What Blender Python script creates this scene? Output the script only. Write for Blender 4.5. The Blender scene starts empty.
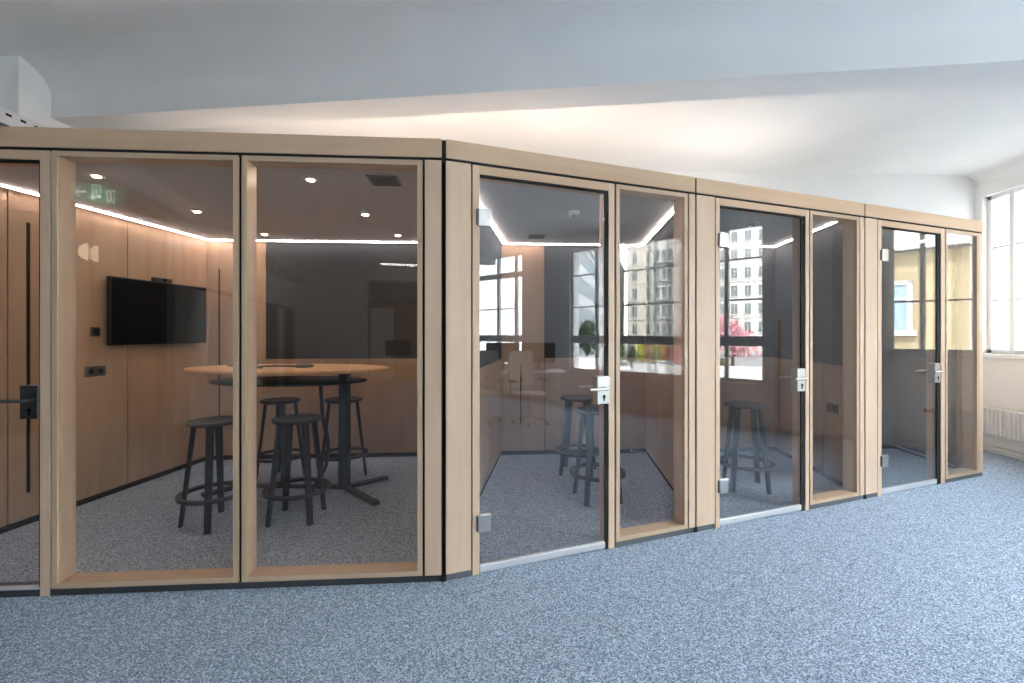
import bpy, bmesh, math, random
from mathutils import Vector, Matrix
random.seed(7)
S = bpy.context.scene
COL = S.collection
PI = math.pi

# ------------------------------------------------------------------ materials
def nodes(name):
    m = bpy.data.materials.new(name); m.use_nodes = True
    nt = m.node_tree; nt.nodes.clear()
    out = nt.nodes.new('ShaderNodeOutputMaterial')
    return m, nt, out

def N(nt, t, **kw):
    n = nt.nodes.new(t)
    for k, v in kw.items():
        if k in n.inputs: n.inputs[k].default_value = v
        else: setattr(n, k, v)
    return n

def c4(c): return (c[0], c[1], c[2], 1.0)

def plain(name, col, rough=.5, metal=0., var=.06, scale=8., bump=0., spec=.4):
    m, nt, out = nodes(name)
    b = N(nt, 'ShaderNodeBsdfPrincipled')
    b.inputs['Roughness'].default_value = rough; b.inputs['Metallic'].default_value = metal
    b.inputs['Specular IOR Level'].default_value = spec
    tc = N(nt, 'ShaderNodeTexCoord'); nz = N(nt, 'ShaderNodeTexNoise'); nz.inputs['Scale'].default_value = scale
    nz.inputs['Detail'].default_value = 4
    nt.links.new(tc.outputs['Object'], nz.inputs['Vector'])
    rp = N(nt, 'ShaderNodeValToRGB')
    rp.color_ramp.elements[0].position = .3; rp.color_ramp.elements[1].position = .7
    rp.color_ramp.elements[0].color = c4([x * (1 - var) for x in col])
    rp.color_ramp.elements[1].color = c4([min(1, x * (1 + var)) for x in col])
    nt.links.new(nz.outputs['Fac'], rp.inputs['Fac']); nt.links.new(rp.outputs['Color'], b.inputs['Base Color'])
    if bump:
        bp = N(nt, 'ShaderNodeBump'); bp.inputs['Strength'].default_value = bump; bp.inputs['Distance'].default_value = .01
        nt.links.new(nz.outputs['Fac'], bp.inputs['Height']); nt.links.new(bp.outputs['Normal'], b.inputs['Normal'])
    nt.links.new(b.outputs['BSDF'], out.inputs['Surface'])
    return m

def wood(name, light, dark, axis=2, rough=.38, fine=90., wide=7.):
    """veneer: grain drawn out along one axis of the object"""
    m, nt, out = nodes(name)
    b = N(nt, 'ShaderNodeBsdfPrincipled'); b.inputs['Roughness'].default_value = rough
    b.inputs['Specular IOR Level'].default_value = .35
    tc = N(nt, 'ShaderNodeTexCoord'); geo = N(nt, 'ShaderNodeObjectInfo')
    add = N(nt, 'ShaderNodeVectorMath'); add.operation = 'ADD'
    mul = N(nt, 'ShaderNodeVectorMath'); mul.operation = 'SCALE'
    cmb = N(nt, 'ShaderNodeCombineXYZ')
    for i in range(3): nt.links.new(geo.outputs['Random'], cmb.inputs[i])
    nt.links.new(cmb.outputs[0], mul.inputs[0]); mul.inputs['Scale'].default_value = 9.
    nt.links.new(tc.outputs['Object'], add.inputs[0]); nt.links.new(mul.outputs[0], add.inputs[1])
    def grain(sc, along, detail, dist):
        mp = N(nt, 'ShaderNodeMapping')
        s = [sc, sc, sc]; s[axis] = along
        mp.inputs['Scale'].default_value = s
        nt.links.new(add.outputs[0], mp.inputs['Vector'])
        nz = N(nt, 'ShaderNodeTexNoise'); nz.inputs['Scale'].default_value = 1.; nz.inputs['Detail'].default_value = detail
        nz.inputs['Distortion'].default_value = dist
        nt.links.new(mp.outputs[0], nz.inputs['Vector']); return nz
    g1 = grain(wide, .7, 3, .8); g2 = grain(fine, 2.5, 2, .1); g3 = grain(2.2, 1.3, 2, .4)
    mx = N(nt, 'ShaderNodeMath'); mx.operation = 'MULTIPLY_ADD'
    nt.links.new(g1.outputs['Fac'], mx.inputs[0]); mx.inputs[1].default_value = .55
    m2 = N(nt, 'ShaderNodeMath'); m2.operation = 'MULTIPLY_ADD'; m2.inputs[1].default_value = .25
    nt.links.new(g2.outputs['Fac'], m2.inputs[0])
    m3 = N(nt, 'ShaderNodeMath'); m3.operation = 'MULTIPLY'; m3.inputs[1].default_value = .2
    nt.links.new(g3.outputs['Fac'], m3.inputs[0])
    nt.links.new(m3.outputs[0], m2.inputs[2]); nt.links.new(m2.outputs[0], mx.inputs[2])
    rp = N(nt, 'ShaderNodeValToRGB')
    e = rp.color_ramp.elements; e[0].position = .33; e[1].position = .66
    e[0].color = c4(dark); e[1].color = c4(light)
    nt.links.new(mx.outputs[0], rp.inputs['Fac']); nt.links.new(rp.outputs['Color'], b.inputs['Base Color'])
    nt.links.new(b.outputs['BSDF'], out.inputs['Surface'])
    return m

def carpet(name):
    m, nt, out = nodes(name)
    b = N(nt, 'ShaderNodeBsdfPrincipled'); b.inputs['Roughness'].default_value = .95
    b.inputs['Specular IOR Level'].default_value = .1
    tc = N(nt, 'ShaderNodeTexCoord')
    nz = N(nt, 'ShaderNodeTexNoise'); nz.inputs['Scale'].default_value = 155.; nz.inputs['Detail'].default_value = 3.
    nz.inputs['Roughness'].default_value = .65
    n2 = N(nt, 'ShaderNodeTexVoronoi'); n2.inputs['Scale'].default_value = 195.
    sep = N(nt, 'ShaderNodeSeparateColor'); nt.links.new(n2.outputs['Color'], sep.inputs[0])
    nt.links.new(tc.outputs['Object'], nz.inputs['Vector']); nt.links.new(tc.outputs['Object'], n2.inputs['Vector'])
    mx = N(nt, 'ShaderNodeMath'); mx.operation = 'MULTIPLY_ADD'; mx.inputs[1].default_value = .5
    m2 = N(nt, 'ShaderNodeMath'); m2.operation = 'MULTIPLY'; m2.inputs[1].default_value = .5
    nt.links.new(sep.outputs[0], m2.inputs[0]); nt.links.new(nz.outputs['Fac'], mx.inputs[0]); nt.links.new(m2.outputs[0], mx.inputs[2])
    rp = N(nt, 'ShaderNodeValToRGB'); e = rp.color_ramp.elements
    e[0].position = .24; e[0].color = (.11, .148, .205, 1)
    e[1].position = .77; e[1].color = (.72, .82, .95, 1)
    k = e.new(.5); k.color = (.29, .362, .465, 1)
    nt.links.new(mx.outputs[0], rp.inputs['Fac']); nt.links.new(rp.outputs['Color'], b.inputs['Base Color'])
    bp = N(nt, 'ShaderNodeBump'); bp.inputs['Strength'].default_value = .2; bp.inputs['Distance'].default_value = .004
    nt.links.new(mx.outputs[0], bp.inputs['Height']); nt.links.new(bp.outputs['Normal'], b.inputs['Normal'])
    nt.links.new(b.outputs['BSDF'], out.inputs['Surface'])
    return m

def glass(name, f0, tint=(.95, .96, .955), k5=1.):
    m, nt, out = nodes(name)
    tr = N(nt, 'ShaderNodeBsdfTransparent'); tr.inputs['Color'].default_value = c4(tint)
    gl = N(nt, 'ShaderNodeBsdfGlossy'); gl.inputs['Roughness'].default_value = 0.; gl.inputs['Color'].default_value = (1, 1, 1, 1)
    lw = N(nt, 'ShaderNodeLayerWeight'); lw.inputs['Blend'].default_value = .5
    pw = N(nt, 'ShaderNodeMath'); pw.operation = 'POWER'; pw.inputs[1].default_value = 5.
    nt.links.new(lw.outputs['Facing'], pw.inputs[0])
    ma = N(nt, 'ShaderNodeMath'); ma.operation = 'MULTIPLY_ADD'; ma.inputs[1].default_value = k5*(1 - f0); ma.inputs[2].default_value = f0; ma.use_clamp = True
    nt.links.new(pw.outputs[0], ma.inputs[0])
    mix = N(nt, 'ShaderNodeMixShader')
    nt.links.new(ma.outputs[0], mix.inputs['Fac']); nt.links.new(tr.outputs[0], mix.inputs[1]); nt.links.new(gl.outputs[0], mix.inputs[2])
    nt.links.new(mix.outputs[0], out.inputs['Surface'])
    return m

def emit(name, col, s):
    m, nt, out = nodes(name)
    e = N(nt, 'ShaderNodeEmission'); e.inputs['Color'].default_value = c4(col); e.inputs['Strength'].default_value = s
    nt.links.new(e.outputs[0], out.inputs['Surface']); return m

def brickwall(name, col, line, sx=.5, sy=.25):
    m, nt, out = nodes(name)
    b = N(nt, 'ShaderNodeBsdfPrincipled'); b.inputs['Roughness'].default_value = .9
    tc = N(nt, 'ShaderNodeTexCoord'); br = N(nt, 'ShaderNodeTexBrick')
    mp = N(nt, 'ShaderNodeMapping'); mp.inputs['Rotation'].default_value = (PI/2, 0, 0)
    br.inputs['Scale'].default_value = 1.; br.inputs['Brick Width'].default_value = sx; br.inputs['Row Height'].default_value = sy
    br.inputs['Mortar Size'].default_value = .018
    br.inputs['Color1'].default_value = c4(col); br.inputs['Color2'].default_value = c4([x*.94 for x in col]); br.inputs['Mortar'].default_value = c4(line)
    nt.links.new(tc.outputs['Object'], mp.inputs[0]); nt.links.new(mp.outputs[0], br.inputs['Vector'])
    nt.links.new(br.outputs['Color'], b.inputs['Base Color']); nt.links.new(b.outputs['BSDF'], out.inputs['Surface'])
    return m

M = dict(
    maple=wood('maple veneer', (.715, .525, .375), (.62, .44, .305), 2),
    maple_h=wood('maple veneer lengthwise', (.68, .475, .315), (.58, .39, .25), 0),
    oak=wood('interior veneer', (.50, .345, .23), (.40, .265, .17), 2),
    ply=wood('plywood edge', (.62, .455, .31), (.48, .34, .225), 2, fine=160., wide=60.),
    ply_h=wood('plywood edge lengthwise', (.62, .455, .31), (.48, .34, .225), 0, fine=160., wide=60.),
    top=wood('table top beech', (.74, .45, .22), (.62, .36, .17), 0),
    carpet=carpet('speckled loop carpet'),
    glass=glass('partition glass', .024, (.985, .985, .982), 1.9),
    dglass=glass('door glass', .075, (.97, .972, .97), 2.8),
    wglass=glass('window glass', .04),
    white=plain('white plaster', (.88, .88, .87), .85, var=.02, scale=2., spec=.2),
    cream=plain('cream plaster', (.93, .925, .915), .85, var=.02, scale=2., spec=.2),
    wpaint=plain('white gloss paint', (.82, .82, .82), .35, var=.01),
    felt=plain('dark felt', (.060, .064, .070), .95, var=.12, scale=60., spec=.1),
    grayceil=plain('grey acoustic ceiling', (.66, .665, .67), .9, var=.03, scale=20., spec=.1),
    black=plain('black lacquer', (.012, .013, .014), .5, var=.1),
    blackm=plain('matt black steel', (.020, .022, .025), .5, var=.1),
    gap=plain('black joint', (.012, .011, .010), .8, var=.05),
    plinthgrey=plain('grey plinth', (.11, .118, .135), .6, var=.04),
    dark=plain('corridor walls in painted shade', (.10, .098, .095), .8, var=.04),  # darkness of the unlit corridor put into the wall colour
    laminate=plain('white laminate', (.74, .74, .73), .45, var=.02),
    led2=emit('dim LED strip light', (1., .86, .80), 70.),
    plinth=plain('anthracite plinth', (.040, .044, .052), .6, var=.05),
    steel=plain('brushed steel', (.62, .61, .59), .35, 1., var=.05, scale=30.),
    dsteel=plain('dark steel', (.16, .165, .17), .4, 1., var=.05, scale=30.),
    alu=plain('aluminium', (.80, .80, .80), .4, .6, var=.03),
    plastic=plain('grey plastic', (.10, .105, .11), .5, var=.05),
    lplastic=plain('white plastic', (.75, .75, .74), .4, var=.02),
    brass=plain('pale maple pull', (.80, .62, .44), .4, var=.05),
    screen=plain('dark screen', (.006, .007, .008), .08, var=.02, spec=.2),
    led=emit('LED strip light', (1., .84, .79), 135.),
    spot=emit('warm downlight', (1., .74, .50), 420.),
    lamp=emit('office lamp', (1., .97, .93), 22.),
    uplight=emit('warm uplight', (1., .80, .68), 34.),
    fill_uplight=emit('pale fill uplight', (1., .90, .82), 30.),
    sconce=emit('warm sconce', (1., .78, .55), 7.),
    ventgrey=plain('vent grey', (.26, .26, .26), .6, var=.03),
    green=plain('sign green', (.02, .30, .13), .5, var=.02),
    greenlit=emit('lit sign green', (.03, .35, .16), 4.),
    signwhite=emit('lit sign white', (.9, 1., .95), 6.),
    copper=plain('copper pipe', (.60, .30, .16), .4, .7),
    fabric=plain('chair mesh', (.72, .70, .67), .8, var=.06, scale=120.),
    asphalt=plain('asphalt', (.16, .16, .165), .95, var=.1, scale=3.),
    paving=plain('paving', (.45, .44, .42), .95, var=.06, scale=2.),
    beige=plain('beige render', (.66, .60, .50), .9, var=.05, scale=.6),
    stone=plain('pale stone', (.54, .53, .50), .9, var=.05, scale=.6),
    stonetrim=plain('stone trim', (.60, .585, .555), .9, var=.03),
    slate=plain('slate roof', (.12, .125, .14), .7, var=.1, scale=2.),
    yellow=brickwall('yellow render in painted shade', (.19, .145, .085), (.16, .12, .07), .9, .3),  # darkened wall colour stands in for the house lying in shade
    greyband=plain('grey stone band', (.32, .31, .29), .9, var=.05),
    pane=plain('dark window pane', (.11, .12, .13), .08, var=.2),
    palepane=plain('pale window pane', (.16, .20, .23), .08, var=.2),
    panelwhite=plain('white panel', (.72, .74, .75), .5, var=.03),
    bark=plain('bark', (.10, .075, .055), .9, var=.2),
    pinkleaf=plain('pink blossom', (.52, .24, .27), .8, var=.35, scale=.9),
    greenleaf=plain('green leaves', (.13, .22, .045), .8, var=.4, scale=.9),
    limeleaf=plain('yellow green leaves', (.42, .44, .05), .8, var=.3, scale=.9),
    rustleaf=plain('rust leaves', (.45, .20, .08), .8, var=.3, scale=.9),
    darkleaf=plain('dark leaves', (.045, .085, .035), .8, var=.4, scale=.9),
    carwhite=plain('white car paint', (.78, .79, .80), .2, var=.01),
    cargrey=plain('grey car paint', (.22, .23, .25), .2, .3, var=.01),
    carsilver=plain('silver car paint', (.52, .53, .55), .25, .4, var=.01),
    carblack=plain('black car paint', (.02, .02, .023), .2, var=.01),
    rubber=plain('rubber', (.02, .02, .02), .8),
    redlight=plain('red lens', (.45, .02, .02), .3),
)

# ------------------------------------------------------------------ mesh builder
class MB:
    def __init__(self): self.bm = bmesh.new(); self.mi = 0
    def box(self, x0, x1, y0, y1, z0, z1, mat=None):
        vs = [self.bm.verts.new(p) for p in ((x0,y0,z0),(x1,y0,z0),(x1,y1,z0),(x0,y1,z0),(x0,y0,z1),(x1,y0,z1),(x1,y1,z1),(x0,y1,z1))]
        for f in ((3,2,1,0),(4,5,6,7),(0,1,5,4),(1,2,6,5),(2,3,7,6),(3,0,4,7)): self.bm.faces.new([vs[i] for i in f]).material_index = self.mi
        if mat is not None:
            for v in vs: v.co = mat @ v.co
        return self
    def prism(self, pts, h0, h1, axis=2):
        """polygon pts extruded between h0 and h1 along axis"""
        def mk(p, h):
            if axis == 2: return (p[0], p[1], h)
            if axis == 0: return (h, p[0], p[1])
            return (p[0], h, p[1])
        a = [self.bm.verts.new(mk(p, h0)) for p in pts]; b = [self.bm.verts.new(mk(p, h1)) for p in pts]
        n = len(pts)
        self.bm.faces.new(a[::-1]); self.bm.faces.new(b)
        for i in range(n): self.bm.faces.new((a[i], a[(i+1) % n], b[(i+1) % n], b[i]))
        return self
    def tube(self, pts, r, seg=12, cap=True, closed=False):
        pts = [Vector(p) for p in pts]; n = len(pts)
        rs = r if isinstance(r, (list, tuple)) else [r]*n
        rings = []; ref = None
        for i, p in enumerate(pts):
            if closed: t = pts[(i+1) % n] - pts[(i-1) % n]
            else: t = pts[min(i+1, n-1)] - pts[max(i-1, 0)]
            t.normalize()
            if ref is None:
                ref = Vector((0,0,1)) if abs(t.z) < .9 else Vector((1,0,0))
            a = (ref - t*ref.dot(t)).normalized(); ref = a; b = t.cross(a)
            rings.append([self.bm.verts.new(p + (a*math.cos(2*PI*k/seg) + b*math.sin(2*PI*k/seg))*rs[i]) for k in range(seg)])
        for i in range(n if closed else n-1):
            A = rings[i]; B = rings[(i+1) % n]
            for k in range(seg): self.bm.faces.new((A[k], A[(k+1) % seg], B[(k+1) % seg], B[k]))
        if cap and not closed:
            self.bm.faces.new(rings[0][::-1]); self.bm.faces.new(rings[-1])
        return self
    def cyl(self, x, y, z0, z1, r, seg=24, r2=None):
        r2 = r if r2 is None else r2
        a = [self.bm.verts.new((x+r*math.cos(2*PI*k/seg), y+r*math.sin(2*PI*k/seg), z0)) for k in range(seg)]
        b = [self.bm.verts.new((x+r2*math.cos(2*PI*k/seg), y+r2*math.sin(2*PI*k/seg), z1)) for k in range(seg)]
        self.bm.faces.new(a[::-1]); self.bm.faces.new(b)
        for k in range(seg): self.bm.faces.new((a[k], a[(k+1) % seg], b[(k+1) % seg], b[k]))
        return self
    def lathe(self, prof, x=0, y=0, z=0, seg=32, sx=1., sy=1.):
        rings = []
        for r, h in prof:
            rings.append([self.bm.verts.new((x+sx*r*math.cos(2*PI*k/seg), y+sy*r*math.sin(2*PI*k/seg), z+h)) for k in range(seg)])
        for A, B in zip(rings, rings[1:]):
            for k in range(seg): self.bm.faces.new((A[k], A[(k+1) % seg], B[(k+1) % seg], B[k]))
        self.bm.faces.new(rings[0][::-1]); self.bm.faces.new(rings[-1])
        return self
    def build(self, name, mat, parent=None, bevel=0., smooth=False, loc=None, rot=None):
        bmesh.ops.recalc_face_normals(self.bm, faces=self.bm.faces[:])
        me = bpy.data.meshes.new(name); self.bm.to_mesh(me); self.bm.free()
        for mm in (mat if isinstance(mat, (list, tuple)) else [mat]): me.materials.append(mm)
        o = bpy.data.objects.new(name, me); COL.objects.link(o)
        if parent is not None: o.parent = parent
        if loc is not None: o.location = loc
        if rot is not None: o.rotation_euler = rot
        if smooth:
            for p in me.polygons: p.use_smooth = True
            sm = o.modifiers.new('edges', 'EDGE_SPLIT'); sm.split_angle = math.radians(38)
        if bevel:
            b = o.modifiers.new('bevel', 'BEVEL'); b.width = bevel; b.segments = 2; b.limit_method = 'ANGLE'
        return o

def tag(o, label=None, cat=None, group=None, kind=None):
    if label: o['label'] = label
    if cat: o['category'] = cat
    if group: o['group'] = group
    if kind: o['kind'] = kind
    return o

def empty(name, loc=(0,0,0), rz=0., **kw):
    o = bpy.data.objects.new(name, None); COL.objects.link(o)
    o.location = loc; o.rotation_euler = (0,0,rz); o.empty_display_size = .1
    tag(o, **kw); return o

def kids(o): return [c for c in bpy.data.objects if c.parent == o]
def copy_tree(o, parent=None):
    c = o.copy(); COL.objects.link(c)
    if parent is not None: c.parent = parent
    for ch in kids(o): copy_tree(ch, c)
    return c

# ------------------------------------------------------------------ the room
ANG_A = math.radians(10.2); ANG_R = math.radians(9.87); ANG_B = math.radians(26.91)
P0 = Vector((-.665, 2.494, 0))
UA = Vector((math.cos(ANG_A), math.sin(ANG_A), 0)); NAI = Vector((-math.sin(ANG_A), math.cos(ANG_A), 0))   # along, into the room
UB = Vector((math.cos(ANG_B), math.sin(ANG_B), 0)); NBI = Vector((-math.sin(ANG_B), math.cos(ANG_B), 0))
def A(s, d=0., z=0.): v = P0 + UA*s + NAI*d; return Vector((v.x, v.y, z))
def B(s, d=0., z=0.): v = P0 + UB*s + NBI*d; return Vector((v.x, v.y, z))
XL, XR = -3.95, 5.07            # left and right walls of the hall
YREAR = -9.0
CEIL = 3.36
RC = 2.44                       # ceiling inside the glazed rooms
def back_y(x): return 5.41 + .148*x            # building wall behind the rooms
def room_back_y(x): return 4.585 + math.tan(ANG_R)*(x + 3.9)

st = dict(kind='structure')
tag(MB().box(-6.6, XR+.12, YREAR-.3, 6.8, -.25, 0).build('floor', M['carpet']),
    'grey blue speckled carpet covering the hall and the rooms', 'floor', **st)
tag(MB().box(XL-.3, XR+.4, YREAR-.3, 6.8, CEIL, CEIL+.3).build('ceiling', M['white']),
    'white plaster ceiling above the timber partition', 'ceiling', **st)

# downstand beam with a coved front, running across the hall to the window wall
def arc(cx, cy, rx, ry, a0, a1, n=12):
    return [(cx + rx*math.cos(a0+(a1-a0)*i/n), cy + ry*math.sin(a0+(a1-a0)*i/n)) for i in range(n+1)]
yb0, yb1 = 2.935, 3.20
prof = [(yb0, 3.0), (yb1, 3.0), (yb1, 3.12)] + [(p[0], p[1]) for p in arc(yb1+.40, 3.12, .40, .242, PI, PI/2)] 
prof += [(p[0], p[1]) for p in arc(yb0-.34, 3.16, .34, .202, PI/2, 0)]
bm_ = MB().prism(prof, XL, XR+.1, 0)
tag(bm_.build('ceiling_beam', M['white'], smooth=True), 'white downstand ceiling beam with a coved front edge', 'beam', **st)
# a second beam, further back over the open office
prof2 = [(-3.1, 3.0), (-2.83, 3.0), (-2.83, 3.12)] + arc(-2.43, 3.12, .40, .242, PI, PI/2) + arc(-3.6, 3.10, .50, .262, PI/2, 0)
tag(MB().prism(prof2, XL, XR+.1, 0).build('ceiling_beam', M['white'], smooth=True), 'white downstand beam over the open office behind the camera', 'beam', **st)

# pilaster under the beam at the left wall
tag(MB().box(XL-.1, -3.76, 2.735, 3.34, 2.50, CEIL+.02).build('wall_pilaster', M['white'], bevel=.004),
    'white boxed pilaster head under the left end of the ceiling beam', 'pilaster', **st)
CY0, CY1, CX = -2.6, 1.60, -6.4      # dark corridor opening off the hall
lw = MB().box(XL-.3, XL, YREAR-.3, CY0, 0, CEIL+.02).box(XL-.3, XL, CY1, 6.8, 0, CEIL+.02).box(XL-.3, XL, CY0, CY1, 3.1, CEIL+.02)
tag(lw.build('wall_left', M['white']), 'white plastered left wall of the hall', 'wall', **st)
tag(MB().prism([(XL-.2, back_y(XL-.2)), (XR+.15, back_y(XR+.15)), (XR+.15, 6.8), (XL-.2, 6.8)], 0, CEIL+.02).build('wall_back', M['white']),
    'white plastered wall behind the timber rooms', 'wall', **st)
co_ = MB().box(CX-.2, CX, CY0-.2, CY1+.2, 0, 3.1).box(CX, XL-.3, CY0-.2, CY0, 0, 3.1).box(CX, XL-.3, CY1, CY1+.2, 0, 3.1).box(CX-.2, XL-.3, CY0-.2, CY1+.2, 3.1, 3.3)
tag(co_.build('wall_corridor', M['dark']), 'corridor walls off the hall, darkened in colour for missing light', 'wall', **st)
# rear wall with a doorway
RDX0, RDX1 = -1.85, -.05
rw = MB()
rw.box(XL-.3, RDX0, YREAR-.3, YREAR, 0, CEIL); rw.box(RDX1, XR+.3, YREAR-.3, YREAR, 0, CEIL); rw.box(RDX0, RDX1, YREAR-.3, YREAR, 3.0, CEIL)
tag(rw.build('wall_rear', M['white']), 'white wall at the far end of the open office', 'wall', **st)
rd = empty('door_5', (0, YREAR, 0), label='wooden framed double door with a glazed fanlight in the end wall', cat='door', **st)
f = MB()
for x in (RDX0, RDX0+.75, RDX1-.09): f.box(x, x+.09, -.12, .03, 0, 2.2)
for x in (RDX0, RDX1-.09): f.box(x, x+.09, -.12, .03, 2.2, 3.0)
f.box(RDX0, RDX1, -.12, .03, 2.16, 2.26); f.box(RDX0, RDX1, -.12, .03, 2.92, 3.0)
f.build('door_frame', M['oak'], rd)
MB().box(RDX0+.09, RDX0+.75, -.10, -.06, 0, 2.16).build('door_leaf', M['white'], rd)
MB().box(RDX0+.84, RDX1-.09, -.10, -.06, 0, 2.16).build('door_leaf', M['oak'], rd)
MB().box(RDX0+.09, RDX1-.09, -.09, -.07, 2.26, 2.92).build('fanlight_pane', M['palepane'], rd)

# window wall: openings [y0, y1, z0, z1]
WINS = [(-5.30, -1.93, .66, 3.18), (-.68, 2.80, .66, 3.06), (4.20, 6.06, 1.165, 3.06)]
ww = MB(); T0, T1 = XR, XR+.34
ys = [YREAR-.3] + [v for w in WINS for v in (w[0], w[1])] + [6.9]
for i in range(0, len(ys), 2): ww.box(T0, T1, ys[i], ys[i+1], 0, CEIL+.02)
for (a, b, z0, z1) in WINS:
    ww.box(T0, T1, a, b, 0, z0); ww.box(T0, T1, a, b, z1, CEIL+.02)
tag(ww.build('wall_right', M['cream']), 'cream plastered wall with tall windows on the right', 'wall', **st)
cv = [(XR+.01, CEIL+.01), (XR-.02, CEIL+.01)]
cove = MB().prism([(XR+.02, 3.20), (XR+.02, CEIL+.01)] + arc(XR-.16, 3.20, .16, .16, PI/2, 0), YREAR, 6.4, 1)
tag(cove.build('trim_cove', M['white'], smooth=True), 'white coving along the top of the window wall', 'trim', **st)
bb = MB().box(XR-.018, XR+.01, YREAR, 6.2, 0, .045)
tag(bb.build('baseboard_right', M['wpaint'], bevel=.004), 'low white baseboard under the windows', 'baseboard', **st)

def window(n, a, b, z0, z1, muls, trans, heavy=None, sill=True, label=''):
    root = empty('window_%d' % n, (XR, 0, 0), label=label, cat='window', **st)
    fr = MB(); x0, x1 = .06, .13
    fr.box(x0, x1, a, a+.05, z0, z1); fr.box(x0, x1, b-.05, b, z0, z1)
    fr.box(x0, x1, a, b, z1-.05, z1); fr.box(x0, x1, a, b, z0, z0+.05)
    for m in muls:
        hw = .022 if n == 2 and abs(m-1.08) < .1 else .03
        fr.box(x0-.005, x1, m-hw, m+hw, z0, z1)
    if n == 3: fr.box(-.0, x1+.2, 4.93, 5.24, z0, z1)
    if n == 1: fr.box(x0-.02, x1+.02, a, b, 2.66, 2.77)
    if heavy: fr.box(x0-.02, x1+.02, a, b, heavy[0], heavy[1])
    fr.build('window_frame', M['wpaint'], root, bevel=.003)
    br = MB()
    for t in trans: br.box(x0+.015, x1-.015, a+.05, b-.05, t-.012, t+.012)
    br.build('glazing_bar', M['wpaint'], root)
    MB().box(.092, .100, a+.05, b-.05, z0+.05, z1-.05).build('window_pane', M['wglass'], root)
    if sill:
        MB().box(-.05, .07, a-.06, b+.06, z0-.045, z0).build('window_sill', M['wpaint'], root, bevel=.004)
    return root
window(1, *WINS[0], muls=(-2.17, -2.72, -3.62, -4.53, -5.08), trans=(1.96,), heavy=(1.21, 1.36), label='white framed window beside the desk in the open office')
window(2, *WINS[1], muls=(-.09, 1.08, 2.25), trans=(1.92, 2.545), heavy=(1.21, 1.36), label='wide white window mirrored in the middle glass doors')
w3 = window(3, *WINS[2], muls=(4.51, 5.765), trans=(1.80, 2.43), label='white window at the right edge behind the end of the partition')
h = MB().box(.03, .06, 4.53, 4.555, 1.60, 1.63).tube([(.045, 4.542, 1.615), (.02, 4.542, 1.615), (.02, 4.542, 1.50)], .009, 8)
h.build('window_handle', M['steel'], w3, smooth=True)

# ------------------------------------------------------------------ glazed rooms: inner walls
pt = .10
# left room wall: interior lining against the hall's left wall
lin = MB()
def joint_boxes(x, y0, y1, z0, z1): return (x, y0, y1, z0, z1)
yA0 = A(-3.28).y
wl = empty('wall_lining', (0,0,0), label='warm maple wall lining with the television on it', cat='wall', **st)
segs = [(1.95, 2.768), (2.776, 3.654), (3.662, 4.60)]
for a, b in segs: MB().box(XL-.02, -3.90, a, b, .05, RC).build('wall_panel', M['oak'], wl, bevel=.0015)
MB().box(XL-.02, -3.912, 1.95, 4.62, 0, RC).build('panel_joint', M['gap'], wl)
MB().box(-3.902, -3.895, 2.885, 2.905, .24, 2.22).build('grip_slot', M['gap'], wl)
# back wall of all rooms, dado and felt above
wb = empty('wall_room_back', (-3.9, 4.585, 0), ANG_R, label='rear wall of the glazed rooms with maple dado and dark felt above', cat='wall', **st)
Lb = 8.35
MB().box(-.05, Lb, .012, .10, 0, RC).build('panel_joint', M['gap'], wb)
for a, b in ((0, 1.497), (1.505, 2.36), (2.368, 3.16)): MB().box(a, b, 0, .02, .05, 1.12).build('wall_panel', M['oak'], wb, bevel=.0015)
MB().box(0, .62, 0, .02, 1.12, RC).build('wall_panel', M['oak'], wb, bevel=.0015)
MB().box(.622, 3.16, .003, .02, 1.122, RC).build('felt_panel', M['felt'], wb)
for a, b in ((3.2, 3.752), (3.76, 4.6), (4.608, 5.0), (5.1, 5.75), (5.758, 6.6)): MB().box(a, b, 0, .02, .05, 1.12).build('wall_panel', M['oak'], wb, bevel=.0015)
MB().box(3.2, 3.752, 0, .02, 1.122, RC).build('wall_panel', M['oak'], wb, bevel=.0015)
MB().box(3.76, 5.02, .003, .02, 1.122, RC).build('felt_panel', M['felt'], wb)
MB().box(5.1, 6.6, .003, .02, 1.122, RC).build('felt_panel', M['felt'], wb)
MB().box(6.7, Lb, .003, .02, .05, RC).build('felt_panel', M['felt'], wb)  # full height dark panel added to make the last booth look dim
MB().box(.115, .128, -.004, .0, .35, 2.12).build('grip_slot', M['gap'], wb)
MB().box(3.47, 3.483, -.004, .0, .35, 1.08).build('grip_slot', M['gap'], wb)

def partition(name, x, y0, y1, label, lmat, rmat):
    """a wall between two rooms: core, dado panels on both faces, felt above; lmat / rmat = upper finish left and right"""
    r = empty(name, (x, 0, 0), label=label, cat='wall', **st)
    MB().box(.012, .088, y0, y1, 0, RC).build('panel_joint', M['gap'], r)
    n = 3
    for side, x0, x1 in (('left', 0, .014), ('right', .086, .10)):
        up = lmat if side == 'left' else rmat
        for i in range(n):
            a = y0 + (y1-y0)*i/n + .004; b = y0 + (y1-y0)*(i+1)/n - .004
            if up is M['oak']:
                MB().box(x0, x1, a, b, .05, RC).build('wall_panel', M['oak'], r, bevel=.0015)
            else:
                MB().box(x0, x1, a, b, .05, 1.11).build('wall_panel', M['oak'], r, bevel=.0015)
        if up is not M['oak']:
            MB().box(x0, x1, y0, y1, 1.115, RC).build('felt_panel', up, r)
    return r
partition('wall_between_rooms', -.79, 2.60, room_back_y(-.75), 'maple faced wall between the meeting room and the first booth', M['oak'], M['felt'])
partition('wall_between_rooms', .97, 3.40, room_back_y(1.02), 'maple and felt wall between the first and second booth', M['felt'], M['felt'])
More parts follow.
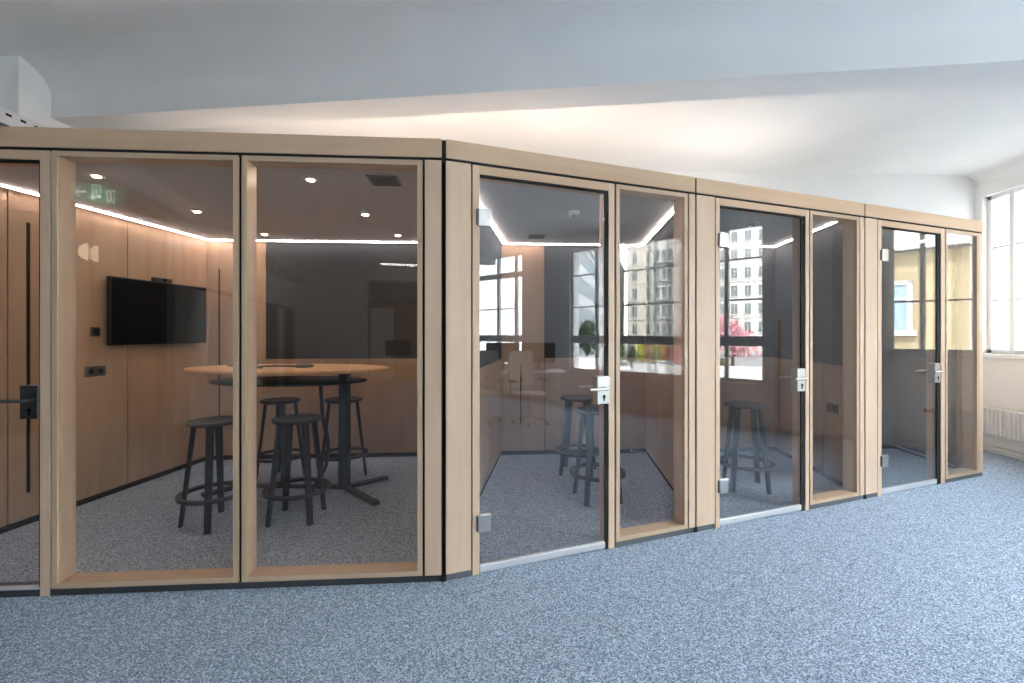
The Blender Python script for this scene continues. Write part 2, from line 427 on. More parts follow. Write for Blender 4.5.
partition('wall_between_rooms', 2.54, 4.20, room_back_y(2.59), 'maple and felt wall between the second and third booth', M['felt'], M['felt'])
ew = empty('wall_room_end', (4.03, 0, 0), label='maple end wall closing the last booth', cat='wall', **st)
MB().box(0, .10, 4.985, room_back_y(4.08)+.08, .035, RC).build('wall_panel', M['maple'], ew)
MB().box(-.012, -.001, 5.10, room_back_y(4.03)-.01, .05, RC-.03).build('felt_panel', M['felt'], ew)  # dark panel added here too, dimness of the last booth given by colour
MB().box(.01, .09, 4.985, room_back_y(4.08)+.08, 0, .036).build('plinth', M['plinth'], ew)

# lid of the rooms
ro = [A(-3.30, .02), P0 + (NAI+NBI)*.01, B(5.37, .02), Vector((4.13, room_back_y(4.13)+.1, 0)), Vector((-3.92, room_back_y(-3.92)+.1, 0))]
tag(MB().prism([(p.x, p.y) for p in ro], RC, RC+.035).build('ceiling_rooms', M['grayceil']), 'grey ceiling panel over the glazed rooms', 'ceiling', **st)

# ------------------------------------------------------------------ front of the rooms
def local(name, loc, ang, **kw): return empty(name, loc, ang, **kw)
ZG0, ZG1, ZT = 2.390, 2.405, 2.512
def header(name, pieces, loc, ang, label):
    r = local(name, loc, ang, label=label, cat='partition header', **st)
    for a, b in pieces: MB().box(a, b, 0, .05, ZG1, ZT).build('header_panel', M['maple_h'], r, bevel=.002)
    MB().box(min(pieces[0][0]+.004, .0) if pieces[0][0] < 0 else 0., pieces[-1][1]-.004 if pieces[-1][1] > 1 else 0., .006, .11, ZG0-.01, ZT-.006).build('header_joint', M['gap'], r)
    return r
header('trim_header_left', [(-3.30, -.014)], P0, ANG_A, 'long maple header board above the meeting room glazing')
header('trim_header_right', [(.012, 1.795), (1.809, 3.607), (3.621, 5.378)], P0, ANG_B, 'maple header boards above the three glass doors')
MBp = MB().box(-3.30, -.01, .003, .09, 0, .036)
tag(MBp.build('trim_plinth_left', M['plinth'], loc=P0, rot=(0,0,ANG_A)), 'black recessed plinth under the meeting room glazing', 'plinth', **st)
for k, (a, b) in enumerate(((.0, .163), (1.135, 1.975), (2.945, 3.785), (4.75, 5.372))):
    lb = ('at the corner panel', 'under the first narrow window', 'under the second narrow window', 'at the end of the partition')[k]
    tag(MB().box(a, b, .004, .09, 0, .036).build('trim_plinth_right', M['plinthgrey'], loc=P0, rot=(0,0,ANG_B)), 'anthracite plinth ' + lb, 'plinth', **st)

for q, lb in ((.0, 'at the corner joint'), (1.802, 'below the joint between the first two booths'), (3.614, 'below the joint between the last two booths')):
    tag(MB().box(q-.014, q+.014, -.004, .02, 0, .034).build('trim_plinth_block', M['gap'], loc=P0, rot=(0,0,ANG_B)), 'small black plinth block ' + lb, 'plinth block', **st)

def panel(name, s0, s1, org, ang, label, parent=None, mat='maple'):
    r = local(name, org, ang, label=label, cat='panel', **st)
    MB().box(s0, s1, 0, .045, .036, ZG0).build('wood_panel', M[mat], r, bevel=.0015)
    MB().box(s0-.006, s1+.006, .012, .10, .0, ZG0).build('panel_joint', M['gap'], r)
    return r
panel('wall_panel_front', -3.30, -3.075, P0, ANG_A, 'maple panel left of the meeting room door')
panel('wall_panel_front', -.108, -.016, P0, ANG_A, 'narrow maple panel left of the corner joint')
panel('wall_panel_front', .012, .159, P0, ANG_B, 'maple panel right of the corner joint')
panel('wall_panel_front', 1.742, 1.795, P0, ANG_B, 'narrow maple strip beside the first narrow window')
panel('wall_panel_front', 1.810, 1.976, P0, ANG_B, 'maple panel left of the second booth door')
panel('wall_panel_front', 3.550, 3.606, P0, ANG_B, 'narrow maple strip beside the second narrow window')
panel('wall_panel_front', 3.622, 3.776, P0, ANG_B, 'maple panel left of the last booth door')

def sidelight(n, s0, s1, org, ang, label, t=.028, dep=.12):
    r = local('window_%d' % n, org, ang, label=label, cat='interior window', **st)
    z0, z1 = .037, ZG0-.002
    fr = MB()
    fr.prism([(s0, z0), (s1, z0), (s1-t, z0+t), (s0+t, z0+t)], 0, .02, 1).prism([(s0, z1), (s0+t, z1-t), (s1-t, z1-t), (s1, z1)], 0, .02, 1)
    fr.build('frame_rail', M['ply_h'], r)
    fr = MB()
    fr.prism([(s0, z0), (s0+t, z0+t), (s0+t, z1-t), (s0, z1)], 0, .02, 1).prism([(s1, z0), (s1, z1), (s1-t, z1-t), (s1-t, z0+t)], 0, .02, 1)
    fr.build('frame_stile', M['ply'], r)
    # deep maple lining of the opening
    ln = MB()
    ln.box(s0, s0+t-.006, .02, dep, z0, z1); ln.box(s1-t+.006, s1, .02, dep, z0, z1)
    ln.build('reveal_jamb', M['maple'], r)
    ln = MB(); ln.box(s0+t-.006, s1-t+.006, .02, dep, z0, z0+t-.006); ln.box(s0+t-.006, s1-t+.006, .02, dep, z1-t+.006, z1)
    ln.build('reveal_sill', M['maple_h'], r)
    for d in (.0125, dep-.022): MB().box(s0+t-.008, s1-t+.008, d, d+.006, z0+t-.008, z1-t+.008).build('window_pane', M['glass'], r)
    MB().box(s0-.01, s1+.01, .03, .11, z0, ZG0).build('panel_joint', M['gap'], r).data
    return r
def sl_joint_fix(r):
    # the dark joint must not close the opening: keep only slim side strips
    for c in kids(r):
        if c.name.startswith('panel_joint'):
            bpy.data.objects.remove(c, do_unlink=True)
def sidelight_full(n, s0, s1, org, ang, label):
    r = sidelight(n, s0, s1, org, ang, label); sl_joint_fix(r)
    j = MB().box(s0-.009, s0-.001, .012, .11, .036, ZG0).box(s1+.001, s1+.009, .012, .11, .036, ZG0)
    j.build('panel_joint', M['gap'], r)
    return r
sidelight_full(4, -2.087, -1.124, P0, ANG_A, 'large fixed meeting room window left of the dark joint')
sidelight_full(5, -1.106, -.122, P0, ANG_A, 'large fixed meeting room window beside the corner panel')
sidelight_full(6, 1.143, 1.730, P0, ANG_B, 'tall narrow window right of the first booth door')
sidelight_full(7, 2.953, 3.540, P0, ANG_B, 'tall narrow window right of the second booth door')
sidelight_full(8, 4.762, 5.305, P0, ANG_B, 'tall narrow window at the end of the partition')
ep = local('wall_end_post', P0, ANG_B, label='slim maple post ending the partition near the window wall', cat='post', **st)
MB().box(5.312, 5.378, 0, .12, .036, ZG0).build('wood_panel', M['maple'], ep, bevel=.0015)
MB().box(5.306, 5.372, .012, .11, 0, ZG0-.002).build('panel_joint', M['gap'], ep)

def glass_door(n, s0, l0, l1, s1, org, ang, label, steel, lock_at=None, hinge=True, gk=.019):
    """s0..s1 outer frame, l0..l1 glass leaf; hinges left, lock right"""
    r = local('door_%d' % n, org, ang, label=label, cat='door', **st)
    z1 = ZG0-.002; zh = 2.338
    fr = MB()
    fr.box(s0, l0, 0, .115, 0, z1); fr.box(l1+gk-.001, s1, 0, .115, 0, z1); 
    fr.build('frame_jamb', M['maple'], r, bevel=.002)
    fr = MB().box(l0, l1+gk, 0, .115, zh, z1); fr.build('frame_head', M['maple_h'], r, bevel=.002)
    sl = MB().box(l1-.006, l1+gk, .006, .016, .0, zh).box(l0-.002, l1+gk-.001, .006, .02, zh-.016, zh+.001)
    sl.build('gasket', M['gap'], r)
    MB().box(s0-.009, s0-.001, .012, .11, 0, ZG0).build('panel_joint', M['gap'], r)
    MB().box(l0+.004, l1-.006, .012, .020, .04, zh-.014).build('door_pane', M['dglass'], r)
    MB().box(l0+.004, l1-.004, .004, .030, .008, .05).build('bottom_rail', M['alu'], r, bevel=.003)
    if hinge:
        for z in (.30, 2.085):
            hg = MB().box(l0-.012, l0+.066, -.016, .010, z-.052, z+.052).build('hinge', steel, r, bevel=.004)
            MB().box(l0-.020, l0-.012, -.012, .008, z-.045, z+.045).build('hinge_pin', M['dsteel'], hg, bevel=.002)
    c = (l1+lock_at if lock_at else l1-.028)
    lk = MB().box(c-.045, c+.045, -.014, .046, .952, 1.130).build('lock_case', steel, r, bevel=.003)
    kh = MB().cyl(c, 0, 0, .001, .001).bm
    kh.free()
    k = MB().prism([(c+.004+.011*math.cos(a), 1.000+.011*math.sin(a)) for a in [2*PI*i/16 for i in range(16)]], -.0165, -.0135, 1)
    k.box(c-.001, c+.009, -.0165, -.0135, .972, .995)
    k.build('keyhole', M['gap'], lk)
    for y, yy in ((-.014, -.055), (.046, .087)):
        lv = MB().tube([(c+.012, y, 1.053), (c+.012, yy-.004*(1 if yy>0 else -1), 1.053), (c+.002, yy, 1.053), (c-.125, yy, 1.053)], .0095, 12)
        lv.build('lever_handle', steel, r, smooth=True)
        MB().tube([(c+.012, y-.002, 1.053), (c+.012, y+(.008 if y > 0 else -.008), 1.053)], .017, 16).build('handle_rose', steel, lk, smooth=True)
    return r
glass_door(1, -3.065, -3.02, -2.149, -2.097, P0, ANG_A, 'glass door of the meeting room with dark lock at the left edge', M['dsteel'], lock_at=-.040, gk=.004)
glass_door(2, .167, .210, 1.066, 1.130, P0, ANG_B, 'first glass booth door next to the corner panel', M['steel'], gk=.020)
glass_door(3, 1.984, 2.022, 2.866, 2.940, P0, ANG_B, 'second glass booth door in the middle of the partition', M['steel'], gk=.038)
glass_door(4, 3.784, 3.834, 4.640, 4.750, P0, ANG_B, 'last glass booth door reflecting the yellow building', M['steel'], gk=.052)

# ------------------------------------------------------------------ furniture: bar stools
def make_stool():
    r = empty('bar_stool')
    MB().lathe([(.02, .735), (.150, .735), (.172, .741), (.178, .750), (.176, .760), (.168, .765), (.12, .760), (.02, .757)], seg=40).build('seat', M['black'], r, smooth=True)
    for k in range(4):
        a = PI/4 + k*PI/2
        c, s = math.cos(a), math.sin(a)
        lg = MB()
        n = 5
        for i in range(n):
            pass
        top, bot = .128, .212
        # flat tapered leg: rectangular section
        pts = []
        for (rad, z, w, t) in ((bot, 0., .020, .012), (top, .738, .025, .014)):
            pts.append([Vector((c*(rad+dx)-s*dy, s*(rad+dx)+c*dy, z)) for dx, dy in ((-t,-w),(t,-w),(t,w),(-t,w))])
        vs = [[lg.bm.verts.new(p) for p in q] for q in pts]
        lg.bm.faces.new(vs[0][::-1]); lg.bm.faces.new(vs[1])
        for i in range(4): lg.bm.faces.new((vs[0][i], vs[0][(i+1)%4], vs[1][(i+1)%4], vs[1][i]))
        lg.build('leg', M['black'], r, bevel=.003)
    rg = MB()
    R0, R1, zz, hh = .198, .236, .212, .024
    seg = 48
    rings = []
    for rr, z in ((R0, zz), (R1, zz), (R1, zz+hh), (R0, zz+hh)):
        rings.append([rg.bm.verts.new((rr*math.cos(2*PI*k/seg), rr*math.sin(2*PI*k/seg), z)) for k in range(seg)])
    for i in range(4):
        Q, W = rings[i], rings[(i+1) % 4]
        for k in range(seg): rg.bm.faces.new((Q[k], Q[(k+1)%seg], W[(k+1)%seg], W[k]))
    rg.build('foot_ring', M['black'], r, bevel=.002)
    return r
stool = make_stool()
spots = [(-2.57, 3.085, 28, 'black bar stool at the left end of the high table, partly behind the window post', 'stools at the high table'),
         (-2.01, 3.235, 56, 'black bar stool standing nearest the corner, in front of another stool', 'stools at the high table'),
         (-2.72, 4.10, 40, 'black bar stool behind the front stool, on the far side of the high table', 'stools at the high table'),
         (-2.14, 4.22, 20, 'black bar stool partly hidden behind the table column', 'stools at the high table'),
         (.16, 4.60, 35, 'black bar stool further back in the first booth', 'stools in the booths'),
         (.30, 3.90, 62, 'black bar stool nearer the glass of the first booth', 'stools in the booths'),
         (1.67, 4.33, 40, 'single black bar stool in the second booth', 'stools in the booths')]
for i, (x, y, a, lab, g) in enumerate(spots):
    o = stool if i == 0 else copy_tree(stool)
    o.location = (x, y, 0); o.rotation_euler = (0, 0, math.radians(a)-PI/4)
    tag(o, lab, 'stool', g)

# high table
tb = empty('high_table', (-2.46, 3.84, 0), math.radians(4), label='oval wooden high table on black columns in the meeting room', cat='table')
MB().lathe([(.2, 1.070), (.96, 1.070), (.985, 1.074), (1., 1.085), (.995, 1.098), (.98, 1.10), (.2, 1.10)], seg=72, sx=.92, sy=.47).build('tabletop', M['top'], tb, smooth=True)
MB().lathe([(.2, .965), (.98, .965), (1., .972), (1., .982), (.98, .985), (.2, .985)], seg=72, sx=.70, sy=.38).build('under_shelf', M['blackm'], tb, smooth=True)
for x in (-.46, .51):
    MB().box(x-.04, x+.04, -.04, .04, .02, 1.07).build('column', M['blackm'], tb, bevel=.004)
for x, dirs in ((.51, ((.30, .27), (.42, -.38))), (-.46, ((-.16, .27), (-.16, -.26)))):
    for dx, dy in dirs:
        a = math.atan2(dy, dx); L = math.hypot(dx, dy)
        ft = MB(); mt = Matrix.Translation((x, 0, 0)) @ Matrix.Rotation(a, 4, 'Z')
        ft.box(0, L, -.03, .03, .004, .036, mt)
        ft.build('foot', M['blackm'], tb, bevel=.004)
MB().box(-.46, .51, -.025, .025, .006, .034).build('stretcher', M['blackm'], tb, bevel=.003)

def lay(name, mb, mat, label, cat, group=None, smooth=True, **k):
    return tag(mb.build(name, mat, smooth=smooth, **k), label, cat, group)
lay('conference_puck', MB().lathe([(.02, 0), (.075, 0), (.082, .008), (.075, .022), (.05, .028), (.02, .03)], -2.33, 3.86, 1.10), M['plastic'],
    'small grey conference puck on the high table', 'speakerphone')
pts = [(-2.42, 3.85, 1.1085), (-2.50, 3.86, 1.1085), (-2.62, 3.85, 1.1085), (-2.70, 3.80, 1.1085), (-2.69, 3.72, 1.1085), (-2.64, 3.66, 1.1085), (-2.58, 3.63, 1.1085)]
def smoothpath(P, n=6):
    P = [Vector(p) for p in P]; out = []
    for i in range(len(P)-1):
        p0 = P[max(i-1,0)]; p1 = P[i]; p2 = P[i+1]; p3 = P[min(i+2, len(P)-1)]
        for k in range(n):
            t = k/n
            out.append(.5*((2*p1) + (-p0+p2)*t + (2*p0-5*p1+4*p2-p3)*t*t + (-p0+3*p1-3*p2+p3)*t*t*t))
    out.append(P[-1]); return out
lay('table_cable', MB().tube(smoothpath(pts), .0075, 8), M['plastic'], 'thin dark cable looping across the high table', 'cable')
lay('tablet_tray', MB().lathe([(.02, 0), (.14, 0), (.15, .006), (.14, .014), (.02, .016)], -2.98, 3.92, 1.10, sx=1., sy=.6), M['plastic'],
    'flat dark tray at the left end of the high table', 'tray')
cc = [(-2.13, 3.78, .960), (-2.12, 3.78, .80), (-2.10, 3.77, .65), (-2.05, 3.76, .45), (-2.06, 3.75, .25), (-2.13, 3.72, .10), (-2.17, 3.70, .012)]
lay('cable_spine', MB().tube(smoothpath(cc), [.016]*37, 10), M['blackm'], 'black cable conduit running from the high table down to the carpet', 'cable conduit')

# television, webcam, wall fittings (left lining)
tv = empty('flat_screen_tv', (-3.9, 3.945, 1.60), label='large black television on the maple wall of the meeting room', cat='television')
MB().box(.045, .085, -.52, .52, -.297, .297).build('bezel', M['black'], tv, bevel=.004)
MB().box(.0835, .0875, -.51, .51, -.283, .287).build('screen', M['screen'], tv)
MB().box(.008, .046, -.2, .2, -.15, .15).build('wall_bracket', M['blackm'], tv)
wc = empty('webcam', (-3.84, 3.945, 1.898), label='small black camera bar on top of the television', cat='camera')
MB().box(-.03, .03, -.09, .09, 0.0, .04).build('body', M['black'], wc, bevel=.008)
MB().tube([(.03, 0, .02), (.038, 0, .02)], .014, 16).build('lens', M['screen'], wc, smooth=True)
sw = empty('light_switch', (-3.9, 3.37, 1.42), label='small dark switch on the maple wall left of the television', cat='switch')
MB().box(0, .010, -.04, .04, -.04, .04).build('switch_plate', M['plastic'], sw, bevel=.003)
MB().box(.009, .014, -.025, .025, -.03, .03).build('rocker', M['black'], sw, bevel=.002)
def socket(loc, rz, label):
    s = empty('wall_socket', loc, rz, label=label, cat='socket')
    MB().box(0, .010, -.085, .085, -.043, .043).build('socket_plate', M['plastic'], s, bevel=.003)
    for y in (-.04, .04): MB().tube([(.0095, y, 0), (.0115, y, 0)], .022, 20).build('socket_hole', M['black'], s, smooth=True)
    return s
socket((-3.9, 3.37, 1.09), 0, 'dark double socket low on the maple wall below the switch')
socket((2.539, 4.55, .70), PI, 'pale double socket on the right wall of the second booth')
wsn = empty('wall_sconce', (-5.20, CY0, 2.56), label='half round lit wall sconce in the dark corridor', cat='wall lamp')
MB().prism([(-.11*math.sin(t), .115*math.cos(t)) for t in [PI*i/24 for i in range(25)]], .03, .06, 1).build('lamp_shade', M['sconce'], wsn)
MB().box(-.09, -.005, 0, .032, -.08, .08).build('backplate', M['lplastic'], wsn, bevel=.003)

# light strips along the room ceilings
def strip(name, p, q, label, group='LED strips at the room ceilings', m='led'):
    p, q = Vector(p), Vector(q); d = q-p; a = math.atan2(d.y, d.x); L = d.length
    r = empty(name, p, a, label=label, cat='LED strip', group=group)
    MB().box(0, L, -.004, .004, .001, .010).build('profile', M['alu'], r)
    MB().box(0, L, .004, .0085, .003, .0085).build('diffuser', M[m], r)
    return r
zs = RC-.013
strip('led_strip', (-3.872, 4.56, zs), (-3.872, 2.05, zs), 'light strip along the television wall of the meeting room')
q0 = Vector((-3.88, room_back_y(-3.88)-.024, zs)); q1 = Vector((-.74, room_back_y(-.74)-.024, zs))
strip('led_strip', q1, q0, 'light strip along the rear wall of the meeting room')
strip('led_strip', (-.672, 5.06, zs), (-.672, 2.75, zs), 'light strip on the left wall of the first booth')
strip('led_strip', (.92, room_back_y(.92)-.024, zs), (-.66, room_back_y(-.66)-.024, zs), 'light strip on the rear wall of the first booth')
strip('led_strip', (.946, 3.45, zs), (.946, 5.37, zs), 'light strip on the right wall of the first booth')
strip('led_strip', (2.52, room_back_y(2.52)-.024, zs), (1.09, room_back_y(1.09)-.024, zs), 'light strip on the rear wall of the second booth')
strip('led_strip', (2.516, 4.22, zs), (2.516, 5.66, zs), 'light strip on the right wall of the second booth')
strip('led_strip', (4.006, 5.05, zs), (4.006, 5.90, zs), 'light strip on the right wall of the last booth', m='led2')

def downlight(x, y, label, on=True):
    r = empty('downlight', (x, y, RC), label=label, cat='downlight', group='meeting room downlights')
    MB().lathe([(.030, 0), (.046, 0), (.046, -.006), (.030, -.008)], seg=28).build('trim_ring', M['lplastic'], r, smooth=True)
    MB().cyl(0, 0, -.010, -.0035, .022, 24).build('lamp', M['spot'], r, smooth=True)
dl = [(-1.67, 2.84, 'downlight nearest the corner window, front of the right row'), (-1.69, 3.73, 'middle downlight of the right row in the meeting room'),
      (-1.71, 4.56, 'downlight close to the rear wall above the table column'), (-3.02, 2.62, 'downlight in front of the television wall, near the glass door'),
      (-3.06, 3.48, 'middle downlight of the left row above the stool end'), (-3.07, 4.36, 'downlight close to the rear wall in the left row')]
for d in dl: downlight(*d)
def vent(x, y, w, label):
    r = empty('ceiling_vent', (x, y, RC), ANG_A, label=label, cat='vent')
    MB().box(-w, w, -w, w, -.008, 0).build('vent_frame', M['ventgrey'], r, bevel=.002)
    for i in range(6):
        yy = -w*.8 + i*w*.32
        MB().box(-w*.85, w*.85, yy-.006, yy+.006, -.012, -.007).build('vent_slat', M['plastic'], r)
vent(-1.19, 2.92, .10, 'square grey vent in the meeting room ceiling')
vent(-.27, 4.78, .09, 'square vent in the ceiling at the back of the first booth')
def detector(x, y, label):
    r = empty('smoke_detector', (x, y, RC), label=label, cat='smoke detector')
    MB().lathe([(.05, 0), (.052, -.012), (.042, -.03), (.02, -.034)], seg=28).build('housing', M['lplastic'], r, smooth=True)
    MB().lathe([(.014, -.033), (.016, -.040), (.006, -.042)], seg=16).build('sensor_cap', M['plastic'], r, smooth=True)
detector(.10, 3.85, 'round white smoke detector in the first booth ceiling')
detector(1.77, 4.42, 'round white smoke detector in the second booth ceiling')

# cable tray and warm uplights on the lid of the rooms
ct = empty('cable_tray', (-3.545, 2.06, 2.77), math.radians(6.3), label='perforated metal cable tray on top of the rooms at the left', cat='cable tray')
for off in (-.004, -.10):
    rail = MB().box(off, off+.004, 0, 2.0, .0, .10); rail.mi = 1
    for k in range(22): rail.box(off-.001, off+.005, .05+k*.088, .085+k*.088, .058, .074)
    rail.build('side_rail', [M['alu'], M['gap']], ct)
MB().box(-.096, -.004, 0, 2.0, 0, .004).build('tray_bottom', M['dsteel'], ct)
for k in range(2): MB().box(-.07, -.03, .4+1.1*k, .44+1.1*k, -.293, 0).build('support', M['alu'], ct)
def uplight(p, L, ang, label, m='uplight'):
    r = empty('uplight', p, ang, label=label, cat='uplight', group='warm uplights on the rooms')
    MB().box(0, L, -.03, .03, 0, .02).build('housing', M['alu'], r)
    MB().box(.01, L-.01, -.024, .024, .019, .024).build('diffuser', M[m], r)
uplight(A(-1.9, 1.45, RC+.036), 1.9, ANG_A, 'warm uplight lying on the meeting room roof behind the header')
uplight(B(.45, 1.05, RC+.036), 1.5, ANG_B, 'warm uplight lying on the first booth roof behind the header')
uplight(B(2.3, .95, RC+.036), 1.4, ANG_B, 'added paler fill uplight on the second booth roof, unseen behind the header', 'fill_uplight')  # added fill lamp, unseen, brightens the right of the rear ceiling bay

# ------------------------------------------------------------------ radiators and pipes on the window wall
def radiator(y0, y1, z0, z1, label, valve=True):
    r = empty('radiator', (XR, y0, 0), label=label, cat='radiator')
    L = y1-y0
    MB().box(-.085, -.03, 0, L, z0, z1).build('body', M['wpaint'], r, bevel=.006)
    n = int(L/.05); rb = MB()
    for k in range(n): rb.box(-.098, -.084, k*L/n+.008, (k+1)*L/n-.014, z0+.015, z1-.015)
    rb.build('front_fins', M['wpaint'], r, bevel=.004)
    for q in (.2, L-.24): MB().box(-.032, -.002, q, q+.04, z0+.05, z1-.05).build('bracket', M['wpaint'], r)
    if valve:
        MB().tube([(-.06, -.005, z1-.05), (-.06, -.09, z1-.05)], .013, 12).tube([(-.06, -.09, z1-.05), (-.06, -.20, z1-.05)], .024, 14).build('valve', M['copper'], r, smooth=True)
        MB().tube(smoothpath([(-.06, -.13, z1-.05), (-.06, -.16, z1-.12), (-.06, -.16, z0-.05), (-.06, -.20, z0-.10), (-.06, -.36, z0-.10), (-.06, -.46, z0-.10)]), .011, 10).build('supply_pipe', M['wpaint'], r, smooth=True)
    return r
radiator(4.72, 6.00, .215, .535, 'low white radiator under the window beyond the end of the partition')
radiator(.10, 2.30, .14, .50, 'long white radiator under the wide window')
radiator(-4.6, -2.3, .14, .50, 'long white radiator under the window by the desk')
lay('heating_pipe', MB().tube([(XR-.03, 3.35, .09), (XR-.03, 6.1, .09)], .013, 10).tube([(XR-.03, 3.35, .09), (XR-.03, 3.35, .02)], .013, 10), M['wpaint'],
    'white heating pipe running low along the window wall', 'pipe')
lay('riser_pipe', MB().tube([(XR-.05, 3.0, .0), (XR-.05, 3.0, 1.60)], .016, 12), M['copper'], 'upright copper pipe on the pier beside the wide window', 'pipe')

# ------------------------------------------------------------------ open office behind the camera (seen mirrored in the glass)
ex = empty('exit_sign', (-3.86, -.21, 2.70), math.radians(12), label='hanging green escape sign with arrow and running figure', cat='exit sign')
MB().box(-.19, .19, -.012, .012, 0, .19).build('sign_box', M['lplastic'], ex, bevel=.003)
for yy, sgn in ((.0125, 1), (-.0125, -1)):
    MB().box(-.182, .182, min(yy, yy+.002*sgn), max(yy, yy+.002*sgn), .01, .18).build('sign_face', M['greenlit'], ex)
    y0 = yy + .002*sgn; ya, yb_ = min(y0, y0+.0015*sgn), max(y0, y0+.0015*sgn)
    g = MB()
    k = -sgn     # mirrored on the rear face so that the arrow points the same way for both readers
    ar = [(-.15, .095), (-.10, .145), (-.085, .145), (-.115, .108), (-.03, .108), (-.03, .082), (-.115, .082), (-.085, .045), (-.10, .045)]
    g.prism([(x*1., z) for x, z in ar], ya, yb_, 1)
    g.build('arrow', M['signwhite'], ex)
    g = MB()
    g.box(.02, .035, ya, yb_, .025, .165).box(.02, .105, ya, yb_, .155, .165).box(.095, .105, ya, yb_, .025, .165)
    g.prism([(.06+.011*math.cos(t), .142+.011*math.sin(t)) for t in [2*PI*i/12 for i in range(12)]], ya, yb_, 1)
    g.prism([(.052, .125), (.072, .128), (.074, .085), (.056, .08)], ya, yb_, 1)
    g.prism([(.056, .085), (.074, .085), (.090, .05), (.080, .04), (.066, .066), (.055, .03), (.040, .03)], ya, yb_, 1)
    g.build('running_figure', M['signwhite'], ex)
MB().tube([(-.12, 0, .19), (-.12, 0, CEIL-2.60)], .005, 8).tube([(.12, 0, .19), (.12, 0, CEIL-2.60)], .005, 8).build('suspension_rod', M['alu'], ex)

def desk(loc, rz, w, d, label):
    r = empty('office_desk', loc, rz, label=label, cat='desk')
    MB().box(-w/2, w/2, -d/2, d/2, .705, .73).build('desktop', M['laminate'], r, bevel=.003)
    for sx in (-1, 1):
        for sy in (-1, 1):
            x, y = sx*(w/2-.06), sy*(d/2-.06)
            MB().box(x-.025, x+.025, y-.025, y+.025, 0, .705).build('leg', M['lplastic'], r, bevel=.003)
    MB().box(-w/2+.08, w/2-.08, -.02, .02, .64, .70).build('cross_rail', M['lplastic'], r)
    return r
def monitor(loc, rz, label, group):
    r = empty('monitor', loc, rz, label=label, cat='monitor', group=group)
    MB().box(-.31, .31, -.018, .018, .13, .50).build('bezel', M['black'], r, bevel=.005)
    MB().box(-.30, .30, -.021, -.017, .145, .49).build('screen', M['screen'], r)
    MB().box(-.03, .03, .018, .035, .02, .32).build('stand_neck', M['plastic'], r, bevel=.004)
    MB().box(-.12, .12, -.08, .10, 0, .014).build('stand_foot', M['plastic'], r, bevel=.004)
def chair(loc, rz, label, group):
    r = empty('office_chair', loc, rz, label=label, cat='chair', group=group)
    MB().lathe([(.05, .43), (.85, .43), (1., .45), (.97, .485), (.7, .495), (.05, .49)], seg=28, sx=.245, sy=.235).build('seat', M['fabric'], r, smooth=True)
    bk = MB(); n = 9
    rows = []
    for i in range(n+1):
        t = i/n; z = .56+.56*t; y = .235 + .05*math.sin(t*PI) + .05*t
        w = .20+.03*math.sin(t*PI)
        rows.append([Vector((w*(k/6*2-1), y+.03*(1-abs(k/6*2-1)**2)-.0, z)) for k in range(7)])
    va = [[bk.bm.verts.new(p) for p in row] for row in rows]; vb = [[bk.bm.verts.new(p+Vector((0, .025, 0))) for p in row] for row in rows]
    for i in range(n):
        for k in range(6):
            bk.bm.faces.new((va[i][k], va[i][k+1], va[i+1][k+1], va[i+1][k])); bk.bm.faces.new((vb[i][k], vb[i+1][k], vb[i+1][k+1], vb[i][k+1]))
        bk.bm.faces.new((va[i][0], va[i+1][0], vb[i+1][0], vb[i][0])); bk.bm.faces.new((va[i][6], vb[i][6], vb[i+1][6], va[i+1][6]))
    for k in range(6):
        bk.bm.faces.new((va[0][k], vb[0][k], vb[0][k+1], va[0][k+1])); bk.bm.faces.new((va[n][k], va[n][k+1], vb[n][k+1], vb[n][k]))
    bk.build('backrest', M['fabric'], r, smooth=True)
    for sx in (-1, 1):
        MB().tube(smoothpath([(sx*.24, .10, .45), (sx*.29, .10, .50), (sx*.29, .10, .66)]), .014, 10).box(sx*.29-.03, sx*.29+.03, -.08, .16, .66, .69).build('armrest', M['plastic'], r, smooth=True)
    MB().tube([(0, .20, .46), (0, .30, .50), (0, .30, .70)], .02, 10).build('back_bracket', M['plastic'], r, smooth=True)
    MB().cyl(0, 0, .10, .44, .028, 18).build('gas_lift', M['steel'], r, smooth=True)
    for k in range(5):
        a = 2*PI*k/5+.3; c, s = math.cos(a), math.sin(a)
        lg = MB().tube([(0, 0, .12), (c*.28, s*.28, .075)], [.022, .014], 10).build('base_arm', M['steel'], r, smooth=True)
        MB().tube([(c*.28-s*.02, s*.28+c*.02, .032), (c*.28+s*.02, s*.28-c*.02, .032)], .031, 14).build('caster', M['black'], lg, smooth=True)
desk((3.75, -.95, 0), math.radians(45), 1.8, .8, 'white office desk by the wide window')
monitor((3.75, -1.25, .73), math.radians(45)+PI, 'black monitor on the white desk by the wide window', None)
monitor((4.15, -.72, .73), math.radians(45)+PI, 'second black monitor on the white desk, nearer the wall', None)
chair((3.05, .02, 0), math.radians(200), 'grey mesh office chair turned away from the desk', None)
chair((2.62, -.62, 0), math.radians(235), 'grey mesh office chair pulled up to the desk corner', None)
desk((-.75, -6.1, 0), 0, 1.6, .8, 'office desk near the rear door')
monitor((-.95, -6.2, .73), PI, 'black monitor on the desk near the rear door', None)
